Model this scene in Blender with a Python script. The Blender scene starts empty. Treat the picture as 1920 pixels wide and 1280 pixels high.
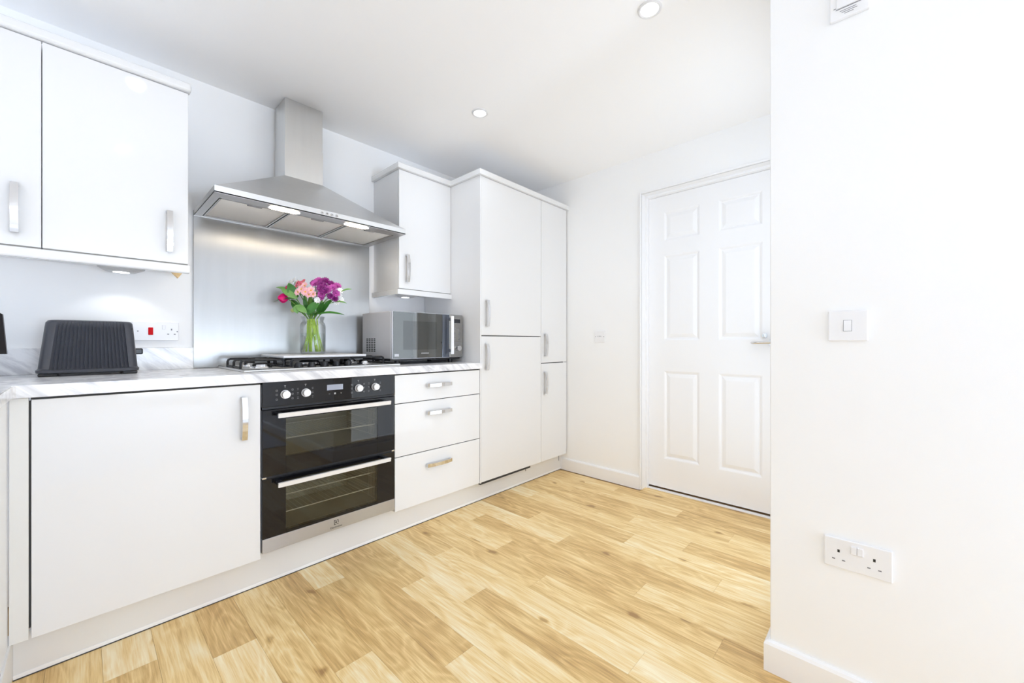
import bpy, bmesh, math, random
from mathutils import Vector, Matrix
R = math.radians
random.seed(7)
SC = bpy.context.scene
COL = SC.collection

# ------------------------------------------------------------------ camera
YAW = 0.7519
cd = bpy.data.cameras.new('camera'); cam = bpy.data.objects.new('camera', cd); COL.objects.link(cam)
cam.location = (0, 0, 1.04)
cam.rotation_euler = (math.pi/2, 0, YAW - math.pi/2)
cd.sensor_width = 36; cd.lens = 36*750.98/1920; cd.shift_y = 2.28/1920; cd.clip_start = .01
SC.camera = cam

# ------------------------------------------------------------------ exposure, world
vs = SC.view_settings
vs.view_transform = 'Standard'; vs.look = 'None'; vs.gamma = 1; vs.use_curve_mapping = False
vs.exposure = -0.015
SC.cycles.use_denoising = True
SC.cycles.max_bounces = 16; SC.cycles.diffuse_bounces = 12; SC.cycles.adaptive_threshold = .02; SC.cycles.glossy_bounces = 6
SC.cycles.transmission_bounces = 10; SC.cycles.transparent_max_bounces = 10
SC.cycles.caustics_refractive = False; SC.cycles.caustics_reflective = False
W = bpy.data.worlds.new('sky'); SC.world = W; W.use_nodes = True
bg = W.node_tree.nodes['Background']; bg.inputs[0].default_value = (.86, .93, 1, 1); bg.inputs[1].default_value = 1.0

def lamp(name, kind, loc, rot, power, color=(1, 1, 1), **kw):
    d = bpy.data.lights.new(name, kind); d.energy = power; d.color = color
    for k, v in kw.items(): setattr(d, k, v)
    o = bpy.data.objects.new(name, d); COL.objects.link(o); o.location = loc; o.rotation_euler = rot
    return o
# daylight through the patio opening behind the camera; left and hall lamps are added fill
# (sky light straight in; the upward-tilted lamps are added to lift the ceiling)
SKYC = (.765, .915, 1.12)
lamp('patio_daylight', 'AREA', (.90, -4.97, 1.15), (R(90), 0, 0), 5, SKYC, shape='RECTANGLE', size=1.0, size_y=2.05)
lamp('patio_ceiling_fill', 'AREA', (.90, -4.85, .60), (R(140), 0, 0), 107, (.785, .912, 1.10), shape='RECTANGLE', size=1.0, size_y=1.0)  # unseen upward lamp added to brighten the ceiling
lamp('left_ceiling_fill', 'AREA', (-3.70, 1.6, .60), (0, R(-140), 0), 30, (.80, .915, 1.085), shape='RECTANGLE', size=1.0, size_y=1.5)  # added lamp aimed up from the left, for ceiling and far wall
lamp('left_fill', 'AREA', (-3.77, 1.6, 1.15), (0, R(-90), 0), 2, SKYC, shape='RECTANGLE', size=2.0, size_y=1.5)  # weak fill in the added left opening
lamp('hall_fill', 'AREA', (2.10, .276, 1.12), (R(90), 0, 0), 10.2, (.84, .93, 1.045), shape='RECTANGLE', size=.90, size_y=1.95)  # fill lamp added to brighten the far end of the kitchen
# recessed ceiling lamps
DOWN = [(1.549, 1.70), (1.524, .682), (.180, 1.66), (.180, .66), (.18, -1.0), (.18, -3.2), (-2.2, -.6), (-2.2, -3.2)]
for i, (x, y) in enumerate(DOWN):
    lamp('downlight_beam', 'SPOT', (x, y, 2.340), (0, 0, 0), 2.6, (.88, .97, 1.10), spot_size=R(150), spot_blend=.6, shadow_soft_size=.035)

# ------------------------------------------------------------------ main planes
YW, YD, YP, YU = 2.523, 1.907, 1.961, 2.205
XL, ZC, XS, YS, XW, YB = 2.70, 2.355, 1.494, .271, -3.80, -5.0
ZT = .912; XR = -.80   # back edge of the peninsula

# ------------------------------------------------------------------ materials
def mat(name, col, rough=.5, metal=0., spec=.5, coat=0., aniso=0., arot=0., emit=None, estr=0, noise=0., nscale=8., bump=0., bscale=60., trans=0., ior=1.45, stretch=None):
    m = bpy.data.materials.new(name); m.use_nodes = True
    nt = m.node_tree; b = nt.nodes['Principled BSDF']
    b.inputs['Base Color'].default_value = (*col, 1)
    b.inputs['Roughness'].default_value = rough; b.inputs['Metallic'].default_value = metal
    b.inputs['Specular IOR Level'].default_value = spec; b.inputs['IOR'].default_value = ior
    if coat: b.inputs['Coat Weight'].default_value = coat; b.inputs['Coat Roughness'].default_value = .03
    if trans: b.inputs['Transmission Weight'].default_value = trans
    if emit: b.inputs['Emission Color'].default_value = (*emit, 1); b.inputs['Emission Strength'].default_value = estr
    if aniso:
        b.inputs['Anisotropic'].default_value = aniso; b.inputs['Anisotropic Rotation'].default_value = arot
        t = nt.nodes.new('ShaderNodeTangent'); t.direction_type = 'RADIAL'; t.axis = 'Z'
        nt.links.new(t.outputs[0], b.inputs['Tangent'])
    if noise or bump:
        g = nt.nodes.new('ShaderNodeNewGeometry'); mp = nt.nodes.new('ShaderNodeMapping'); nt.links.new(g.outputs['Position'], mp.inputs[0])
        if stretch: mp.inputs['Scale'].default_value = stretch
    if noise:
        n = nt.nodes.new('ShaderNodeTexNoise'); n.inputs['Scale'].default_value = nscale; n.inputs['Detail'].default_value = 4
        nt.links.new(mp.outputs[0], n.inputs['Vector'])
        mx = nt.nodes.new('ShaderNodeMix'); mx.data_type = 'RGBA'
        mx.inputs['A'].default_value = (*[c*(1-noise) for c in col], 1); mx.inputs['B'].default_value = (*[min(1, c*(1+noise)) for c in col], 1)
        nt.links.new(n.outputs['Fac'], mx.inputs['Factor']); nt.links.new(mx.outputs['Result'], b.inputs['Base Color'])
    if bump:
        n2 = nt.nodes.new('ShaderNodeTexNoise'); n2.inputs['Scale'].default_value = bscale; n2.inputs['Detail'].default_value = 3
        nt.links.new(mp.outputs[0], n2.inputs['Vector'])
        bp = nt.nodes.new('ShaderNodeBump'); bp.inputs['Strength'].default_value = bump; bp.inputs['Distance'].default_value = .002
        nt.links.new(n2.outputs['Fac'], bp.inputs['Height']); nt.links.new(bp.outputs[0], b.inputs['Normal'])
    return m

M = {}
M['wall'] = mat('wall_paint', (.925, .927, .93), .65, noise=.006, nscale=3, bump=.05, bscale=180, spec=.3)
M['ceiling'] = mat('ceiling_paint', (.955, .955, .96), .8, noise=.006, nscale=3, bump=.05, bscale=150, spec=.2)
M['gloss'] = mat('white_gloss', (.825, .828, .835), .05, spec=.5, noise=.004, nscale=2)
M['satin'] = mat('white_satin_carcase', (.84, .84, .85), .4, noise=.004, nscale=2)
M['plinth'] = mat('white_plinth', (.78, .775, .765), .35, noise=.01, nscale=4)
M['filler'] = mat('cream_white_filler', (.80, .795, .77), .35, noise=.005, nscale=4)
M['dark_gap'] = mat('gap_shade_and_joint', (.05, .05, .05), .8, noise=.05)  # near-black colour stands in for shade in unit gaps; also dark joints
M['grey_gap'] = mat('grey_gap_shade', (.30, .29, .27), .8, noise=.05)  # mid-grey colour stands in for shade under the wall doors
M['trim'] = mat('white_satin_paint', (.90, .90, .91), .35, noise=.004, nscale=3)
M['door'] = mat('white_door_paint', (.905, .907, .92), .4, noise=.004, nscale=3, bump=.04, bscale=120)
M['plastic'] = mat('white_plastic', (.87, .87, .885), .3, noise=.004, nscale=5)
M['plastic2'] = mat('bright_white_plastic', (.86, .86, .88), .25, noise=.004, nscale=5)
M['mark'] = mat('grey_marking', (.22, .22, .24), .5, noise=.02)
M['hole'] = mat('socket_hole', (.02, .02, .02), .6, noise=.02)
M['red'] = mat('red_rocker', (.62, .0, .004), .5, spec=.2, noise=.02)
M['chrome'] = mat('chrome', (.74, .74, .75), .06, metal=1, noise=.01, nscale=20)
M['steel'] = mat('brushed_steel', (.46, .46, .455), .36, metal=1, aniso=.9, arot=0, noise=.05, nscale=6, stretch=(6, 6, .6))
M['steel_h'] = mat('brushed_steel_sideways', (.72, .72, .715), .34, metal=1, aniso=.6, arot=.25, noise=.05, nscale=40, stretch=(.2, 1, 6))
M['steel_duct'] = mat('brushed_steel_duct', (.76, .76, .75), .34, metal=1, aniso=.7, noise=.04, nscale=6, stretch=(6, 6, .6))
M['steel_strip'] = mat('grey_steel_strip', (.50, .50, .51), .36, metal=1, aniso=.6, arot=.25, noise=.04, nscale=40, stretch=(.2, 1, 6))
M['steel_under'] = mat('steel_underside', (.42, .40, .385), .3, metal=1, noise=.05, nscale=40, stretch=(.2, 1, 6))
M['filter'] = mat('filter_mesh', (.93, .93, .92), .6, metal=0, noise=.06, nscale=220)
M['white_steel'] = mat('pale_handle_metal', (.86, .86, .86), .35, metal=.08, noise=.02, nscale=30)
M['knob'] = mat('satin_silver_knob', (.78, .77, .76), .3, metal=.5, noise=.02, nscale=60)
M['black_glass'] = mat('black_glass', (.007, .007, .009), .03, spec=.5, noise=.05)
M['black_plastic'] = mat('black_plastic', (.012, .012, .014), .3, noise=.05)
M['iron'] = mat('black_cast_iron', (.015, .015, .017), .45, noise=.2, nscale=60)
M['display'] = mat('pale_display', (.36, .39, .47), .2, noise=.02)
M['print_pale'] = mat('pale_panel_print', (.42, .42, .43), .5, noise=.02)
M['print_dark'] = mat('dark_print', (.02, .02, .025), .5, noise=.02)
M['cavity'] = mat('oven_enamel', (.52, .51, .42), .45, noise=.06, nscale=10)
M['rack'] = mat('rack_wire', (.92, .88, .78), .3, metal=.4, noise=.02)
M['wood_raw'] = mat('raw_chipboard', (.80, .58, .31), .8, noise=.18, nscale=160)
M['toaster'] = mat('charcoal_plastic', (.058, .060, .072), .30, noise=.05, nscale=30)
M['kettle'] = mat('dark_kettle_plastic', (.012, .008, .007), .35, spec=.2, noise=.05, nscale=30)
M['mw_side'] = mat('silver_painted_metal', (.62, .62, .65), .40, metal=.2, noise=.015, nscale=40)
M['mw_edge'] = mat('pale_silver_edge', (.68, .69, .74), .3, metal=.3, noise=.015, nscale=40)
M['mw_panel'] = mat('mirror_panel', (.36, .355, .345), .12, metal=.85, noise=.015, nscale=40)
M['mw_blue'] = mat('blue_grey_strip', (.12, .135, .17), .15, metal=.5, noise=.02)
M['bezel'] = mat('downlight_bezel', (.72, .72, .73), .4, noise=.01)
M['lens'] = mat('lamp_lens', (1, 1, 1), .4, emit=(1, .99, .97), estr=6, noise=.005)
M['lens_under'] = mat('under_lamp_lens', (1, 1, 1), .4, emit=(.97, .99, 1), estr=4, noise=.005)
M['lens_warm'] = mat('warm_lamp_lens', (1, .95, .85), .4, emit=(1, .84, .60), estr=22, noise=.005)
M['puck'] = mat('satin_grey_puck', (.5, .5, .5), .35, metal=.3, noise=.02, nscale=30)
M['board'] = mat('white_marble_slab', (.84, .84, .86), .3, noise=.07, nscale=22)

def glassmat(name, tint, rough=0., gloss=1.0, ior=1.5):
    """thin tinted pane: transparent body with fresnel reflections"""
    m = bpy.data.materials.new(name); m.use_nodes = True; nt = m.node_tree; nt.nodes.clear()
    o = nt.nodes.new('ShaderNodeOutputMaterial'); mx = nt.nodes.new('ShaderNodeMixShader')
    t = nt.nodes.new('ShaderNodeBsdfTransparent'); t.inputs[0].default_value = (*tint, 1)
    g = nt.nodes.new('ShaderNodeBsdfGlossy'); g.inputs['Roughness'].default_value = rough
    f = nt.nodes.new('ShaderNodeFresnel'); f.inputs[0].default_value = ior
    ml = nt.nodes.new('ShaderNodeMath'); ml.operation = 'MULTIPLY'; ml.inputs[1].default_value = gloss
    nt.links.new(f.outputs[0], ml.inputs[0]); nt.links.new(ml.outputs[0], mx.inputs[0])
    nt.links.new(t.outputs[0], mx.inputs[1]); nt.links.new(g.outputs[0], mx.inputs[2]); nt.links.new(mx.outputs[0], o.inputs[0])
    return m
M['oven_pane'] = glassmat('oven_window_glass', (.80, .79, .74), .01)
M['mw_pane'] = mat('mirror_tinted_door_glass', (.145, .15, .148), .03, metal=.9, noise=.01)
M['mw_mesh'] = mat('dark_door_mesh', (.11, .113, .112), .05, metal=.9, noise=.01)
M['water'] = glassmat('water', (.95, .985, .955), 0., .5, 1.33)
M['vase'] = glassmat('clear_glass', (.97, .98, .975), 0., .55)

def stone(name, base, vein, scale=1.0):
    m = bpy.data.materials.new(name); m.use_nodes = True; nt = m.node_tree; b = nt.nodes['Principled BSDF']
    b.inputs['Roughness'].default_value = .22; b.inputs['Specular IOR Level'].default_value = .5
    g = nt.nodes.new('ShaderNodeNewGeometry'); mp = nt.nodes.new('ShaderNodeMapping')
    rt = nt.nodes.new('ShaderNodeMapping'); rt.inputs['Rotation'].default_value = (0, R(-40), R(20)); mp.inputs['Scale'].default_value = (2.0*scale, 6*scale, 14*scale)
    nt.links.new(g.outputs['Position'], rt.inputs[0]); nt.links.new(rt.outputs[0], mp.inputs[0])
    n = nt.nodes.new('ShaderNodeTexNoise'); n.inputs['Scale'].default_value = 2.2; n.inputs['Detail'].default_value = 8; n.inputs['Roughness'].default_value = .62; n.inputs['Distortion'].default_value = .6
    nt.links.new(mp.outputs[0], n.inputs['Vector'])
    r = nt.nodes.new('ShaderNodeValToRGB'); e = r.color_ramp.elements
    e[0].position = .32; e[0].color = (*vein, 1); e[1].position = .58; e[1].color = (*base, 1)
    nt.links.new(n.outputs['Fac'], r.inputs[0]); nt.links.new(r.outputs[0], b.inputs['Base Color'])
    return m
M['worktop'] = stone('grey_veined_laminate', (.92, .92, .93), (.57, .57, .60))

def wood():
    m = bpy.data.materials.new('oak_plank'); m.use_nodes = True; nt = m.node_tree; b = nt.nodes['Principled BSDF']
    L = nt.links.new
    oi = nt.nodes.new('ShaderNodeObjectInfo'); g = nt.nodes.new('ShaderNodeNewGeometry')
    tc = nt.nodes.new('ShaderNodeAttribute'); tc.attribute_type = 'OBJECT'; tc.attribute_name = 'tone'
    off = nt.nodes.new('ShaderNodeVectorMath'); off.operation = 'SCALE'; off.inputs[0].default_value = (13, 29, 0)
    L(oi.outputs['Random'], off.inputs['Scale'])
    add = nt.nodes.new('ShaderNodeVectorMath'); add.operation = 'ADD'; L(g.outputs['Position'], add.inputs[0]); L(off.outputs[0], add.inputs[1])
    def noise(scale, detail, sx, sy, dist=0., rough=.5):
        mp = nt.nodes.new('ShaderNodeMapping'); mp.inputs['Scale'].default_value = (sx, sy, 1); L(add.outputs[0], mp.inputs[0])
        n = nt.nodes.new('ShaderNodeTexNoise'); n.inputs['Scale'].default_value = scale; n.inputs['Detail'].default_value = detail
        n.inputs['Distortion'].default_value = dist; n.inputs['Roughness'].default_value = rough
        L(mp.outputs[0], n.inputs['Vector']); return n.outputs['Fac']
    def math_(op, a, bb=None, v=None):
        n = nt.nodes.new('ShaderNodeMath'); n.operation = op
        for i, q in enumerate((a, bb)):
            if q is None: continue
            if isinstance(q, (int, float)): n.inputs[i].default_value = q
            else: L(q, n.inputs[i])
        return n.outputs[0]
    fine = noise(1, 6, 190, 6, .3, .68)
    mid = noise(1, 4, 26, 2.2, .8)
    big = noise(1, 3, 7, 3.0, .4)
    # cathedral rings: contour lines of a stretched field
    field = noise(1, 2, 9, 1.7, .35)
    rings = math_('PINGPONG', math_('MULTIPLY', field, 11), .5)
    rings = math_('POWER', math_('MULTIPLY', rings, 2.), 1.5)
    # knots
    mp = nt.nodes.new('ShaderNodeMapping'); mp.inputs['Scale'].default_value = (5.0, 2.6, 0); L(add.outputs[0], mp.inputs[0])
    dn = nt.nodes.new('ShaderNodeTexNoise'); dn.inputs['Scale'].default_value = 12; L(add.outputs[0], dn.inputs['Vector'])
    vm = nt.nodes.new('ShaderNodeVectorMath'); vm.operation = 'MULTIPLY_ADD'; vm.inputs[1].default_value = (.22, .22, 0); L(dn.outputs['Color'], vm.inputs[0]); L(mp.outputs[0], vm.inputs[2])
    vo = nt.nodes.new('ShaderNodeTexVoronoi'); vo.inputs['Scale'].default_value = 1.0; vo.voronoi_dimensions = '2D'; L(vm.outputs[0], vo.inputs['Vector'])
    kn = nt.nodes.new('ShaderNodeMapRange'); kn.inputs['From Min'].default_value = .03; kn.inputs['From Max'].default_value = .11; kn.inputs['To Min'].default_value = 1; kn.inputs['To Max'].default_value = 0
    L(vo.outputs['Distance'], kn.inputs['Value'])
    cut = math_('GREATER_THAN', noise(.9, 0, 1.6, 1.1), .50)
    knot = math_('MULTIPLY', math_('POWER', kn.outputs[0], 1.6), cut)
    s = math_('ADD', math_('MULTIPLY', fine, .72), math_('MULTIPLY', mid, .50))
    s = math_('ADD', s, math_('MULTIPLY', big, .36))
    s = math_('ADD', s, math_('MULTIPLY', rings, .12))
    s = math_('SUBTRACT', s, math_('MULTIPLY', knot, .34))
    s = math_('ADD', s, math_('MULTIPLY', tc.outputs['Fac'], 1.5))
    s = math_('ADD', math_('MULTIPLY', math_('SUBTRACT', s, .87), 1.08), .60)
    r = nt.nodes.new('ShaderNodeValToRGB'); e = r.color_ramp.elements
    e[0].position = .12; e[0].color = (.40, .230, .092, 1); e[1].position = .92; e[1].color = (.98, .86, .60, 1)
    x = r.color_ramp.elements.new(.42); x.color = (.68, .45, .185, 1)
    x = r.color_ramp.elements.new(.62); x.color = (.86, .635, .30, 1)
    L(s, r.inputs[0]); L(r.outputs[0], b.inputs['Base Color'])
    b.inputs['Roughness'].default_value = .42; b.inputs['Specular IOR Level'].default_value = .35
    bp = nt.nodes.new('ShaderNodeBump'); bp.inputs['Strength'].default_value = .08; bp.inputs['Distance'].default_value = .001
    L(fine, bp.inputs['Height']); L(bp.outputs[0], b.inputs['Normal'])
    return m
M['wood'] = wood()
M['reflector'] = mat('pale_bounce_weave', (.82, .83, .86), .9, noise=.06, nscale=90, bump=.3, bscale=300)
M['floor_base'] = mat('floor_joint', (.62, .44, .24), .6, noise=.1, nscale=20)
M['leaf'] = mat('leaf_green', (.05, .19, .03), .35, noise=.35, nscale=40)
M['leaf_pale'] = mat('leaf_pale_green', (.17, .36, .10), .4, noise=.3, nscale=40)
M['stem'] = mat('stem_green', (.13, .30, .04), .45, noise=.3, nscale=40)
M['stem_wet'] = mat('stem_light_green', (.42, .60, .06), .4, noise=.3, nscale=60)
M['purple'] = mat('petal_purple', (.21, .010, .17), .5, noise=.55, nscale=90)
M['purple_light'] = mat('petal_light_purple', (.46, .07, .36), .5, noise=.45, nscale=90)
M['magenta'] = mat('petal_magenta', (.82, .005, .20), .45, noise=.25, nscale=60)
M['pink'] = mat('petal_pink', (.86, .50, .55), .5, noise=.15, nscale=60)
M['coral'] = mat('petal_coral', (.75, .16, .24), .5, noise=.4, nscale=80)
M['yellow'] = mat('stamen_yellow', (.8, .5, .08), .5, noise=.2, nscale=90)
M['white_petal'] = mat('petal_white', (.88, .88, .88), .5, noise=.04, nscale=60)
M['bud'] = mat('bud_pale', (.55, .60, .25), .5, noise=.2, nscale=60)

# ------------------------------------------------------------------ mesh helpers
class MB:
    """collects pieces of ONE part"""
    def __init__(self): self.v = []; self.f = []; self.smooth = []
    def add(self, vs, fs, smooth=False):
        o = len(self.v); self.v += [tuple(p) for p in vs]
        self.f += [[i+o for i in f] for f in fs]; self.smooth += [smooth]*len(fs); return self
    def addbm(self, bm, smooth=False, mtx=None):
        if mtx is not None: bmesh.ops.transform(bm, matrix=mtx, verts=bm.verts)
        bm.verts.index_update()
        self.add([v.co[:] for v in bm.verts], [[v.index for v in f.verts] for f in bm.faces], smooth); bm.free(); return self
    def box(self, x0, x1, y0, y1, z0, z1, bev=0., seg=2, mtx=None):
        bm = bmesh.new(); bmesh.ops.create_cube(bm, size=1)
        for v in bm.verts:
            v.co = Vector(((x0+x1)/2 + v.co.x*(x1-x0), (y0+y1)/2 + v.co.y*(y1-y0), (z0+z1)/2 + v.co.z*(z1-z0)))
        if bev: bmesh.ops.bevel(bm, geom=bm.edges[:], offset=bev, segments=seg, affect='EDGES', profile=.5)
        return self.addbm(bm, False, mtx)
    def cyl(self, a, b, r0, r1=None, n=24, bev=0., smooth=True):
        a = Vector(a); b = Vector(b); r1 = r0 if r1 is None else r1
        bm = bmesh.new(); d = b-a
        bmesh.ops.create_cone(bm, cap_ends=True, segments=n, radius1=r0, radius2=r1, depth=d.length)
        if bev:
            ed = [e for e in bm.edges if any(len(f.verts) > 4 for f in e.link_faces)]
            bmesh.ops.bevel(bm, geom=ed, offset=bev, segments=2, affect='EDGES')
        q = d.to_track_quat('Z', 'Y').to_matrix().to_4x4()
        return self.addbm(bm, smooth, Matrix.Translation((a+b)/2) @ q)
    def tube(self, pts, r, n=8, cap=True):
        pts = [Vector(p) for p in pts]; rs = r if isinstance(r, (list, tuple)) else [r]*len(pts)
        vs = []; up = None
        for i, p in enumerate(pts):
            t = (pts[min(i+1, len(pts)-1)] - pts[max(i-1, 0)]).normalized()
            if up is None: up = t.orthogonal().normalized()
            up = (up - t*up.dot(t)); up = up.normalized() if up.length > 1e-6 else t.orthogonal().normalized()
            s = t.cross(up)
            for k in range(n):
                a = 2*math.pi*k/n; vs.append(p + (up*math.cos(a) + s*math.sin(a))*rs[i])
        fs = [[i*n+k, i*n+(k+1) % n, (i+1)*n+(k+1) % n, (i+1)*n+k] for i in range(len(pts)-1) for k in range(n)]
        if cap: fs += [list(range(n))[::-1], [(len(pts)-1)*n+k for k in range(n)]]
        return self.add(vs, fs, True)
    def lathe(self, prof, cx, cy, n=40, ribs=0, amp=0., cap0=True, cap1=False):
        vs = []
        for (r, z) in prof:
            for k in range(n):
                a = 2*math.pi*k/n; rr = r*(1 + amp*math.cos(ribs*a)) if ribs else r
                vs.append((cx+rr*math.cos(a), cy+rr*math.sin(a), z))
        m = len(prof)
        fs = [[i*n+k, i*n+(k+1) % n, (i+1)*n+(k+1) % n, (i+1)*n+k] for i in range(m-1) for k in range(n)]
        if cap0: fs.append(list(range(n))[::-1])
        if cap1: fs.append([(m-1)*n+k for k in range(n)])
        return self.add(vs, fs, True)
    def prism(self, poly, axis, a, b):
        """extrude a 2D polygon along axis ('x': poly=(y,z); 'y': (x,z); 'z': (x,y))"""
        P = {'x': lambda p, t: (t, p[0], p[1]), 'y': lambda p, t: (p[0], t, p[1]), 'z': lambda p, t: (p[0], p[1], t)}[axis]
        n = len(poly); vs = [P(p, a) for p in poly] + [P(p, b) for p in poly]
        fs = [list(range(n))[::-1], list(range(n, 2*n))] + [[i, (i+1) % n, n+(i+1) % n, n+i] for i in range(n)]
        return self.add(vs, fs)
    def hull(self, pts):
        bm = bmesh.new()
        for p in pts: bm.verts.new(p)
        res = bmesh.ops.convex_hull(bm, input=bm.verts)
        bmesh.ops.delete(bm, geom=[v for v in bm.verts if not v.link_faces], context='VERTS')
        return self.addbm(bm)
    def sphere(self, c, r, sub=2, scale=(1, 1, 1), mtx=None):
        bm = bmesh.new(); bmesh.ops.create_icosphere(bm, subdivisions=sub, radius=r)
        m = Matrix.Translation(c) @ (mtx if mtx else Matrix()) @ Matrix.Diagonal((*scale, 1))
        return self.addbm(bm, True, m)
    def build(self, name, m, parent=None, kind=None, fixn=True):
        me = bpy.data.meshes.new(name); org = origin(parent)
        me.from_pydata([(x-org[0], y-org[1], z-org[2]) for x, y, z in self.v], [], self.f)
        for p, s in zip(me.polygons, self.smooth): p.use_smooth = s
        if fixn:
            bm = bmesh.new(); bm.from_mesh(me); bmesh.ops.recalc_face_normals(bm, faces=bm.faces); bm.to_mesh(me); bm.free()
        me.materials.append(M[m]); me.update()
        if any(self.smooth): me.set_sharp_from_angle(angle=R(40))
        o = bpy.data.objects.new(name, me); COL.objects.link(o); o.parent = parent
        if kind: o['kind'] = kind
        return o
def origin(p):
    v = Vector((0, 0, 0))
    while p is not None: v += p.location; p = p.parent
    return v
def thing(name, label, cat, loc=(0, 0, 0), group=None):
    o = bpy.data.objects.new(name, None); COL.objects.link(o); o.location = loc; o.empty_display_size = .05
    o['label'] = label; o['category'] = cat
    if group: o['group'] = group
    return o
def tag(o, label, cat, group=None):
    o['label'] = label; o['category'] = cat
    if group: o['group'] = group
    return o
def struct(o): o['kind'] = 'structure'; return o
def text(name, body, size, mtx, m, parent, depth=.0003, space=1.0):
    c = bpy.data.curves.new(name, 'FONT'); c.body = body; c.size = size; c.extrude = depth; c.align_x = 'CENTER'; c.align_y = 'CENTER'; c.space_character = space
    tmp = bpy.data.objects.new(name+'_tmp', c); COL.objects.link(tmp)
    bpy.context.view_layer.update()
    me = bpy.data.meshes.new_from_object(tmp.evaluated_get(bpy.context.evaluated_depsgraph_get()))
    bpy.data.objects.remove(tmp)
    org = origin(parent); me.transform(Matrix.Translation(-org) @ mtx)
    me.materials.clear(); me.materials.append(M[m])
    o = bpy.data.objects.new(name, me); COL.objects.link(o); o.parent = parent
    return o
FRONT = lambda x, y, z: Matrix.Translation((x, y, z)) @ Matrix.Rotation(R(90), 4, 'X')     # faces -y
SIDE = lambda x, y, z: Matrix.Translation((x, y, z)) @ Matrix.Rotation(R(-90), 4, 'Z') @ Matrix.Rotation(R(90), 4, 'X')  # faces -x

# ------------------------------------------------------------------ structure
T = .12
fl = struct(MB().box(XW-T, XL+.2, YB-T, YW+T, -.1, -.006).build('floor', 'floor_base'))
# planks: strips running away from the kitchen wall, one long joint pattern
PW, PL, X0 = .125, 1.017, .041
J = {0: 1.75, 1: 1.15, 2: 1.62, 3: .98, 4: 1.27, 5: 1.755, 6: 1.037, 7: 1.50, 8: 1.241, 9: 1.61, 10: 1.112, 11: 1.435,
     12: .76, 13: 1.25, 14: 1.545, 15: .998, 16: 1.762, 17: 1.095, 18: 1.62, 19: .92, 20: 1.40, 21: 1.0}
TONE = {(0, 0): .10, (0, -1): -.07, (1, 0): .02, (1, -1): -.03, (2, 0): -.08, (2, -1): .10, (3, 0): .02, (3, -1): .04, (4, 0): -.07, (4, -1): .10,
        (5, 0): .08, (5, -1): -.05, (6, 0): -.05, (6, -1): .09, (7, 0): -.04, (7, -1): .06, (8, 0): .08, (8, -1): -.08,
        (9, 0): -.02, (9, -1): .07, (9, -2): .10, (10, 0): -.03, (10, -1): .05, (11, 0): .05, (11, -1): -.06, (11, -2): -.09,
        (12, 0): -.05, (12, -1): .03, (13, 0): .07, (13, -1): -.04, (14, 0): -.09, (14, -1): .02, (14, -2): .08,
        (15, 0): -.06, (15, -1): .07, (16, 0): .09, (16, -1): .03, (16, -2): -.08, (17, 0): -.02, (17, -1): .03,
        (18, 0): -.03, (18, -1): -.06, (18, -2): .04, (19, 0): .02, (19, -1): -.09, (20, 0): .02, (20, -1): -.05}
def plank_mesh(L):
    mb = MB(); g = .0003; w = PW/2
    mb.box(-w+g, w-g, g, L-g, -.006, 0)
    return mb
shared = {}
def plank(x, y0, y1, tone):
    k = round(y1-y0, 3)
    if k not in shared:
        o = plank_mesh(y1-y0).build('floor_plank', 'wood', fl); shared[k] = o
    else:
        o = shared[k].copy(); COL.objects.link(o); o.parent = fl
    o.location = (x, y0, 0); o['tone'] = tone
for c in range(-31, 22):
    x = X0 + PW*(c+.5)
    j = J.get(c, random.uniform(.8, 1.8))
    k = int(math.floor((YP+.05-j)/PL))
    top = YP + .05 if x < XL else 1.268
    for n in range(1, -8, -1):
        y0, y1 = j + n*PL, j + (n+1)*PL
        y1 = min(y1, top); y0 = max(y0, YB)
        if x > XS + .1: y0 = max(y0, YS-.02)
        if y1 - y0 < .03: continue
        plank(x, y0, y1, TONE.get((c, n), random.uniform(-.09, .09)))
struct(MB().box(XW-T, XL+.2, YB-T, YW+T, ZC, ZC+.1).build('ceiling', 'ceiling'))
struct(MB().box(XW-T, XL+.2, YW, YW+T, 0, ZC).build('wall_north', 'wall'))
DY0, DY1, DZ = .42, 1.268, 2.089
struct(MB().box(XL, XL+.15, DY1, YW, 0, ZC).box(XL, XL+.15, YS, DY0, 0, ZC).box(XL, XL+.15, DY0, DY1, DZ, ZC).box(XL+.14, XL+.2, YS, DY1+.05, 0, DZ+.05).build('wall_east', 'wall'))
GX_0, GX_1, GZ_1 = 1.62, 2.58, 2.12      # opening added for fill light, in the hidden north face of the pier
YR = YS-.12
struct(MB().prism([(XS, YB), (XL+.2, YB), (XL+.2, YS), (GX_1, YS), (GX_1, YR), (GX_0, YR), (GX_0, YS), (XS+.003, YS), (XS+.001, YS-.001), (XS, YS-.003)], 'z', 0, ZC).box(GX_0, GX_1, YR, YS, GZ_1, ZC).build('wall_pier', 'wall'))
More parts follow.
